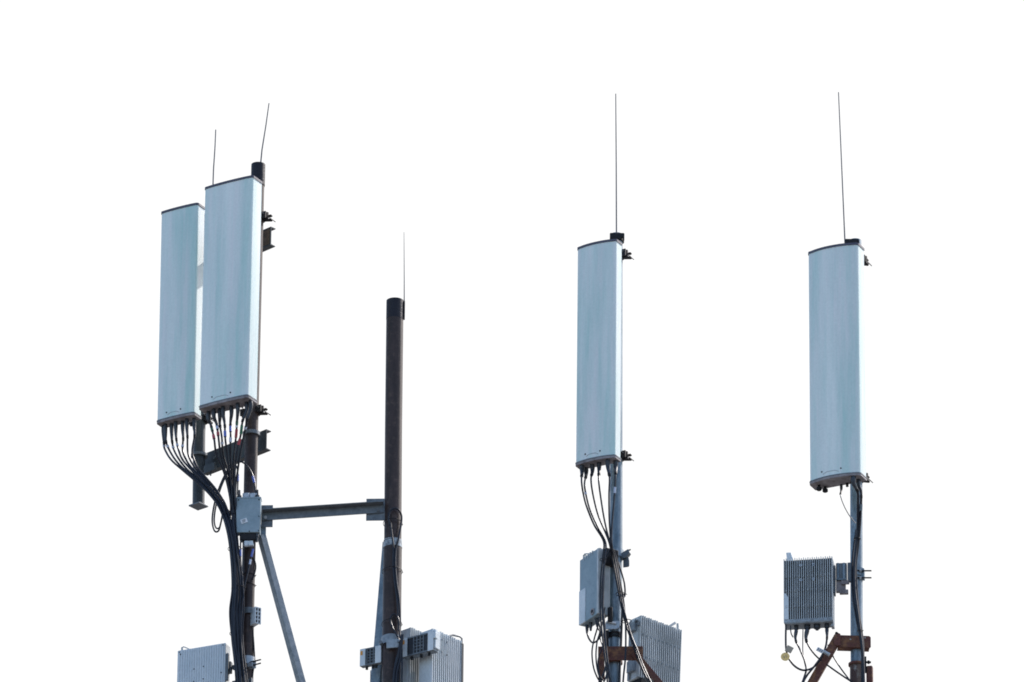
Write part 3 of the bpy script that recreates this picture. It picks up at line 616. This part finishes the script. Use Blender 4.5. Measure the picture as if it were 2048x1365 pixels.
# brown pole cables
YB = -.100
cable('black cable that loops over at the top on the front of the brown pole', [(780, 1050, YB), (777, 1036, YB), (780, 1024, YB), (788, 1017.5, YB), (797, 1020, YB+.01), (803, 1032, YB+.04), (802.5, 1048, YB+.03), (797, 1078, YB), (791.5, 1100, YB), (790.5, 1130, YB), (793, 1163, YB), (798, 1198, YB+.005), (800.5, 1240, YB+.01), (800, 1275, YB), (802, 1300, YB-.01), (798, 1335, YB), (792, 1430, YB)], .0085, group='cables on the brown pole')
cable('second black cable beside the loop, running down the brown pole front', [(781, 1046, YB), (784, 1070, YB), (787, 1095, YB), (786.5, 1130, YB), (789, 1163, YB), (794, 1198, YB), (797, 1240, YB), (799.5, 1270, YB-.01), (798.5, 1300, YB-.02), (790, 1335, YB-.01), (785, 1430, YB-.01)], .0075, group='cables on the brown pole')
cable('small black cable loop low on the brown pole above the silver clamp', [(797, 1262, YB-.015), (798, 1244, YB-.01), (793, 1231, YB-.01), (785, 1230, YB-.01), (781, 1240, YB-.01), (785, 1255, YB-.015), (793, 1270, YB-.02), (801, 1288, YB-.03), (804, 1315, YB-.03), (803, 1430, YB-.03)], .007, group='cables on the brown pole')
for i, (a, b) in enumerate(((800, 793), (795, 788))):
    cable(('outer', 'inner')[i]+' thick black cable crossing in front of the brown pole foot', [(806-i*2, 1270, YB-.04), (803-i*3, 1290, YB-.04), (a, 1320, YB-.03), (b, 1350, YB-.03), (b-3, 1430, YB-.03)], .0105, group='cables on the brown pole')

# third antenna cables
C3 = [
 [(1163, 962), (1166, 985), (1173, 1013), (1188, 1050), (1207, 1083)],
 [(1169, 968), (1172, 990), (1180, 1020), (1195, 1054), (1211, 1084)],
 [(1182, 960), (1186, 990), (1196, 1030), (1211, 1066), (1219, 1088)],
 [(1197.5, 962), (1201, 992), (1208, 1036), (1216, 1072), (1221, 1092)],
 [(1219, 956), (1218, 990), (1218.5, 1036), (1220.5, 1070), (1222.5, 1092)],
 [(1231, 952), (1229, 990), (1225, 1036), (1223, 1070), (1224, 1092)]]
VG = [(1208, 1112), (1204, 1150), (1202.5, 1195), (1204, 1240), (1209, 1290), (1216, 1350), (1220, 1430)]
DG = [(1228, 1115), (1236, 1160), (1243, 1200), (1252, 1238), (1262, 1270), (1274, 1300), (1292, 1345), (1330, 1420)]
t3 = [.14, .155, .37, .55, .80, .93]; s3 = [.35, .85, .55, .5, .35, .75]
o3 = [(-2.2, 0), (2.2, -.01), (-3.5, 0), (.5, -.018), (3.6, .0), (-.5, .016)]
for k in range(6):
    st = f3(-.364*(1-t3[k]), .122*s3[k], 0); u, v = proj(st)
    path = VG if k < 2 else DG; ox, oy = o3[k]
    if k in (4,): path = DG[:3]+[(1247, 1238), (1248, 1280), (1247, 1320), (1243, 1360), (1239, 1430)]
    Ym = [-.33, -.31, -.29, -.27, -.25]
    pts = [st, (u, v+14, st.y)]+[(a, b, Ym[i]) for i, (a, b) in enumerate(C3[k])]+[(a+ox, b+random.uniform(-2, 2), (-.24 if k < 2 else -.17)+oy) for a, b in path]
    cable(f'black cable hanging from the {ORD[k]} connector from the left under the narrow third antenna', pts, .0078, group='feeder cables of the narrow antenna', boot=(.14, .0185),
          tapes=[(984, 988, M_pale)] if k == 1 else ([(974, 985, M_pale)] if k == 5 else ()))
c3 = 'jumper cables around the third mast'
cable('black cable bowing out to the right of the third mast beside the dusty unit', [(1224, 1098, -.14), (1234, 1120, -.12), (1243, 1145, -.1), (1249, 1168, -.1), (1250, 1190, -.11), (1246, 1196, -.13)], .008, group=c3)
cable('short black cable curling from the left connector under the dusty unit', [(1173, 1250, -.10), (1174, 1265, -.10), (1178, 1278, -.11), (1186, 1286, -.13), (1196, 1280, -.15), (1204, 1268, -.16)], .0075, group=c3)
cable('long black cable loop hanging left of the rusty plate on the third mast', [(1198, 1235, -.17), (1195, 1255, -.17), (1188, 1280, -.17), (1184, 1305, -.17), (1187, 1335, -.17), (1196, 1358, -.17), (1206, 1366, -.17), (1213, 1350, -.16), (1215, 1328, -.15)], .0066, group=c3)
cable('second black cable loop passing in front of the rusty lug', [(1196, 1240, -.19), (1200, 1262, -.19), (1194, 1285, -.19), (1192, 1315, -.19), (1196, 1345, -.19), (1206, 1368, -.19), (1220, 1390, -.19)], .0066, group=c3)
cable('pale edged thin cable between the dusty unit and the third mast', [(1210, 1215, -.18), (1207, 1235, -.18), (1203, 1255, -.18), (1200, 1275, -.18), (1205, 1292, -.18)], .005, group=c3)
cable('black cable descending just right of the third mast behind the rusty plate', [(1246, 1190, -.07), (1244, 1235, -.07), (1242, 1290, -.06), (1240, 1330, -.06), (1236, 1430, -.06)], .010, group=c3)
cable('black cable descending left of the third mast below the rusty plate', [(1208, 1240, -.06), (1210, 1280, -.06), (1214, 1330, -.05), (1221, 1372, -.05), (1226, 1430, -.05)], .010, group=c3)
cable('black cable lying between the dusty unit and the vertical pair', [(1222, 1098, -.2), (1214, 1112, -.2), (1208, 1135, -.2), (1206.5, 1175, -.2), (1206, 1215, -.2), (1209, 1250, -.2), (1211, 1285, -.19), (1214, 1320, -.17), (1206, 1352, -.17), (1198, 1366, -.17), (1192, 1430, -.17)], .0085, group=c3)
cable('black cable tucked behind the diagonal cables of the third mast', [(1222, 1096, -.13), (1227, 1118, -.13), (1232, 1150, -.13), (1240, 1190, -.13), (1249, 1230, -.13), (1258, 1265, -.12), (1270, 1300, -.13), (1287, 1345, -.14), (1325, 1422, -.14)], .0095, group=c3)
cable('thin black loop at the upper left of the rusty plate', [(1190, 1236, -.2), (1195, 1256, -.2), (1203, 1268, -.2), (1207, 1282, -.2), (1203, 1300, -.2), (1196, 1322, -.2), (1199, 1350, -.2), (1207, 1362, -.2)], .0055, group=c3)
# far right mast cables
c4 = 'feeder cables of the far right antenna'
MB_ = MB
for x, y in ((-.385, .085), (-.352, .135)):
    MB().tube([f4(x, y, 0), f4(x, y, -.022), f4(x, y, -.023), f4(x, y, -.042), f4(x, y, -.048)], [.012, .012, .023, .023, .016], n=16).build('sealing_plug', M_black, an4)
MB().tube([f4(-.16, .145, 0), f4(-.16, .145, -.03)], .012, n=12).build('sealing_plug', M_black, an4)
MB().tube([f4(-.125, .135, 0), f4(-.125, .135, -.012)], .006, n=8).build('vent', M_black, an4)
st = f4(-.215, .15, 0); u, v = proj(st)
cable('thin pale cable slanting from the middle connector of the far right antenna to its mast', [st, (u, v+12, st.y), (1681, 992, -.30), (1688, 1012, -.26), (1699, 1032, -.2), (1711, 1047, -.16)], .0042, group=c4, boot=(.11, .0115), material=mat('grey_cable', (.16, .17, .18), (.25, .26, .27), rough=.35))
st = f4(-.060, .045, 0); u, v = proj(st)
cable('thickest black cable, from the left of the two right connectors under the far right antenna', [st, (u+.3, v+14, st.y), (1715.5, 985, -.35), (1716, 1010, -.30), (1715.5, 1050, -.2), (1712, 1095, -.16), (1708.5, 1135, -.15), (1709.5, 1180, -.15), (1715, 1225, -.15), (1720, 1262, -.15), (1724.5, 1300, -.15), (1727, 1345, -.14), (1730, 1430, -.13)], .0118, group=c4, boot=(.115, .02))
st = f4(-.045, .115, 0); u, v = proj(st)
cable('thick black cable from the outermost right connector under the far right antenna', [st, (u+.3, v+12, st.y), (1722.3, 985, -.33), (1721.8, 1015, -.28), (1719.5, 1055, -.2), (1716, 1095, -.15), (1711.5, 1135, -.13), (1713.5, 1180, -.13), (1717.5, 1225, -.13), (1723, 1262, -.13), (1726.5, 1300, -.13), (1726, 1345, -.11), (1727, 1430, -.1)], .0102, group=c4, boot=(.13, .0155), tapes=[(1012, 1023, M_galv)])
cable('thin black cable curving along the left of the thick pair on the far right mast', [(1712, 1060, -.14), (1706, 1105, -.13), (1703.5, 1150, -.14), (1706, 1195, -.14), (1713, 1240, -.14), (1720, 1275, -.14), (1724, 1320, -.12), (1722, 1430, -.1)], .0075, group=c4)
c5 = 'jumper cables under the square dark unit'
def q7(x): return proj(F7(x, .07, -.04))
u, v = proj(F7(-.385, .03, -.05))
cable('black cable swinging in a deep curve from the left corner of the square dark unit', [(u, v, -.12), (1571.5, 1280, -.12), (1572.5, 1300, -.12), (1578, 1318, -.12), (1591, 1334, -.12), (1608, 1341, -.13), (1627, 1335, -.13), (1641, 1318, -.14), (1650, 1300, -.14)], .0085, group=c5)
u, v = q7(-.305); cable('black cable from the first big connector under the square dark unit', [(u, v, -.09), (1591, 1279, -.09), (1600, 1300, -.1), (1609, 1322, -.1), (1612, 1340, -.11), (1607, 1358, -.12), (1598, 1385, -.12), (1590, 1430, -.12)], .007, group=c5, boot=(.09, .014))
u, v = q7(-.215); cable('black cable from the second big connector running to the far right mast foot', [(u, v, -.09), (1612, 1278, -.09), (1620, 1297, -.1), (1636, 1316, -.1), (1662, 1336, -.09), (1688, 1354, -.08), (1706, 1366, -.08), (1722, 1380, -.08)], .0072, group=c5, boot=(.09, .017))
cable('thin black cable dropping straight below the middle of the square dark unit', [(1606, 1258, -.08), (1605.5, 1285, -.08), (1606, 1308, -.09), (1610, 1330, -.09), (1613, 1342, -.09), (1609, 1360, -.1), (1603, 1420, -.1)], .0045, group=c5)
u, v = q7(-.055); cable('black cable from the rightmost connector bending left over the rusty arm', [(u, v, -.09), (1654, 1275, -.12), (1651, 1295, -.14), (1643, 1313, -.15), (1628, 1334, -.15), (1613, 1353, -.15), (1604, 1375, -.15), (1598, 1430, -.15)], .0085, group=c5, boot=(.09, .014))
cable('thin black cable slanting right behind the rusty arm of the far right mast', [(1656, 1290, -.05), (1662, 1306, -.05), (1680, 1335, -.05), (1700, 1362, -.05), (1712, 1380, -.05)], .006, group=c5)
cable('short black cable hooking beside the first connector of the square dark unit', [(1581, 1252, -.08), (1582, 1266, -.08), (1586, 1275, -.08)], .005, group=c5)
# tags
def fl(o_px, Y, w, h, ang, name, label, cat, material, r=False, lines=0):
    G = Fr((*o_px, Y), 0); a = math.radians(ang); G.x, G.z = G.x*math.cos(a)+G.z*math.sin(a), G.z*math.cos(a)-G.x*math.sin(a)
    m = MB()
    if r:
        m.tube([G(0, -.0015, 0), G(0, .0015, 0)], w, n=24)
    else: m.box(G, -w/2, w/2, -.002, .002, -h/2, h/2)
    o = m.build(name, material, base=G(0, 0, h/2)); tag(o, label, cat)
    if lines:
        k = MB()
        for i in range(lines):
            x = (-.28+.56*i/(max(1, lines-1)))*w; k.box(G, x-w*.07, x+w*.07, -.0045, -.0022, -h*.32, h*.32)
        k.build('print', M_galvd if not r else M_beige, o)
    return o
fl((1570.5, 1314, ), -.14, .036, .03, 20, 'round_tag', 'round yellow tag on the cable at the left foot of the square dark unit', 'tag', M_yellow, r=True, lines=2)
fl((1578.5, 1299), -.15, .055, .055, -28, 'square_tag', 'small beige square tag just above the round yellow tag', 'tag', M_beige)
fl((1640, 1301), -.17, .058, .034, -30, 'cable_label', 'white cable label with grey stripes beside the rusty sloping arm', 'label', M_white, lines=3)
o = MB().tube([P(1646, 1303, -.16), P(1659, 1310, -.16)], .015, n=12).build('hose_clamp', M_galvb, base=P(1652, 1306, -.16)); tag(o, 'short silver clamp on the rusty sloping arm next to the striped white label', 'clamp')

# ------------------------------------------------------------------ cable ties
def tie(label, u, v, Y, rx, ry, tilt=0, tail=(0, 0), r=.0036, material=None):
    c = P(u, v, Y); pts = []
    for k in range(25):
        q = 2*math.pi*k/24; x = rx*PX*math.cos(q); pts.append(c+V((x, ry*math.sin(q), tilt*x)))
    m = MB(); m.tube(pts, r, n=6, cap=False, flat=.7)
    if tail != (0, 0): m.tube([c+V((rx*PX, 0, tilt*rx*PX)), c+V((rx*PX+tail[0]*PX, -.01, -tail[1]*VZ))], r*.8, n=6)
    o = m.build('cable_tie', material or M_black, base=c); return tag(o, label, 'cable tie', 'cable ties')
tie('cable tie round the bundle level with the grey box', 458, 1030, -.13, 13, .06, -.1, (4, -2))
tie('silver-ended cable tie round the bundle just below the grey box', 469, 1098, -.13, 13, .06, .05, (3, 1))
tie('cable tie holding the bundle where the two taped cables join it', 477, 1177, -.13, 14, .06, 0, (4, 4))
tie('lowest cable tie round the bundle, above the bottom left unit', 473, 1268, -.13, 13.5, .06, 0, (3, -2))
tie('cable tie round the left mast under the grey box', 496.5, 1152, -.0, 14, .058, -.03, (2, -1))
tie('cable tie round the left mast just below the higher mast tie', 496.5, 1171, -.0, 14, .058, -.05, (2, 1))
tie('highest cable tie round the brown pole through the top loop', 785.5, 1048, 0, 19, .112, -.01, (1, 3))
tie('middle cable tie round the brown pole below the cloudy film band', 784.5, 1144, 0, 20, .112, .02, (1, 2))
tie('lowest cable tie round the brown pole through the small loop', 783.5, 1249, 0, 20, .118, .03, (1, 2))
tie('cable tie on the diagonal cables beside the third mast', 1240, 1188, -.17, 8, .04, .1, (6, 2))
tie('cable tie where the diagonal cables pass the top of the leaning finned unit', 1254, 1243, -.17, 9, .04, .1, (0, 0))
tie('cable tie on the vertical cable pair in front of the dusty unit', 1206, 1120, -.24, 6, .03, 0, (0, 0))
tie('cable tie on the thick pair high on the far right mast', 1714, 1078, -.17, 6.5, .025, 0, (1, 0))
tie('cable tie on the thick pair just above the rusty bracket of the far right mast', 1720, 1262, -.15, 5.5, .025, 0, (1, 0))
print('objects', len(S.objects))
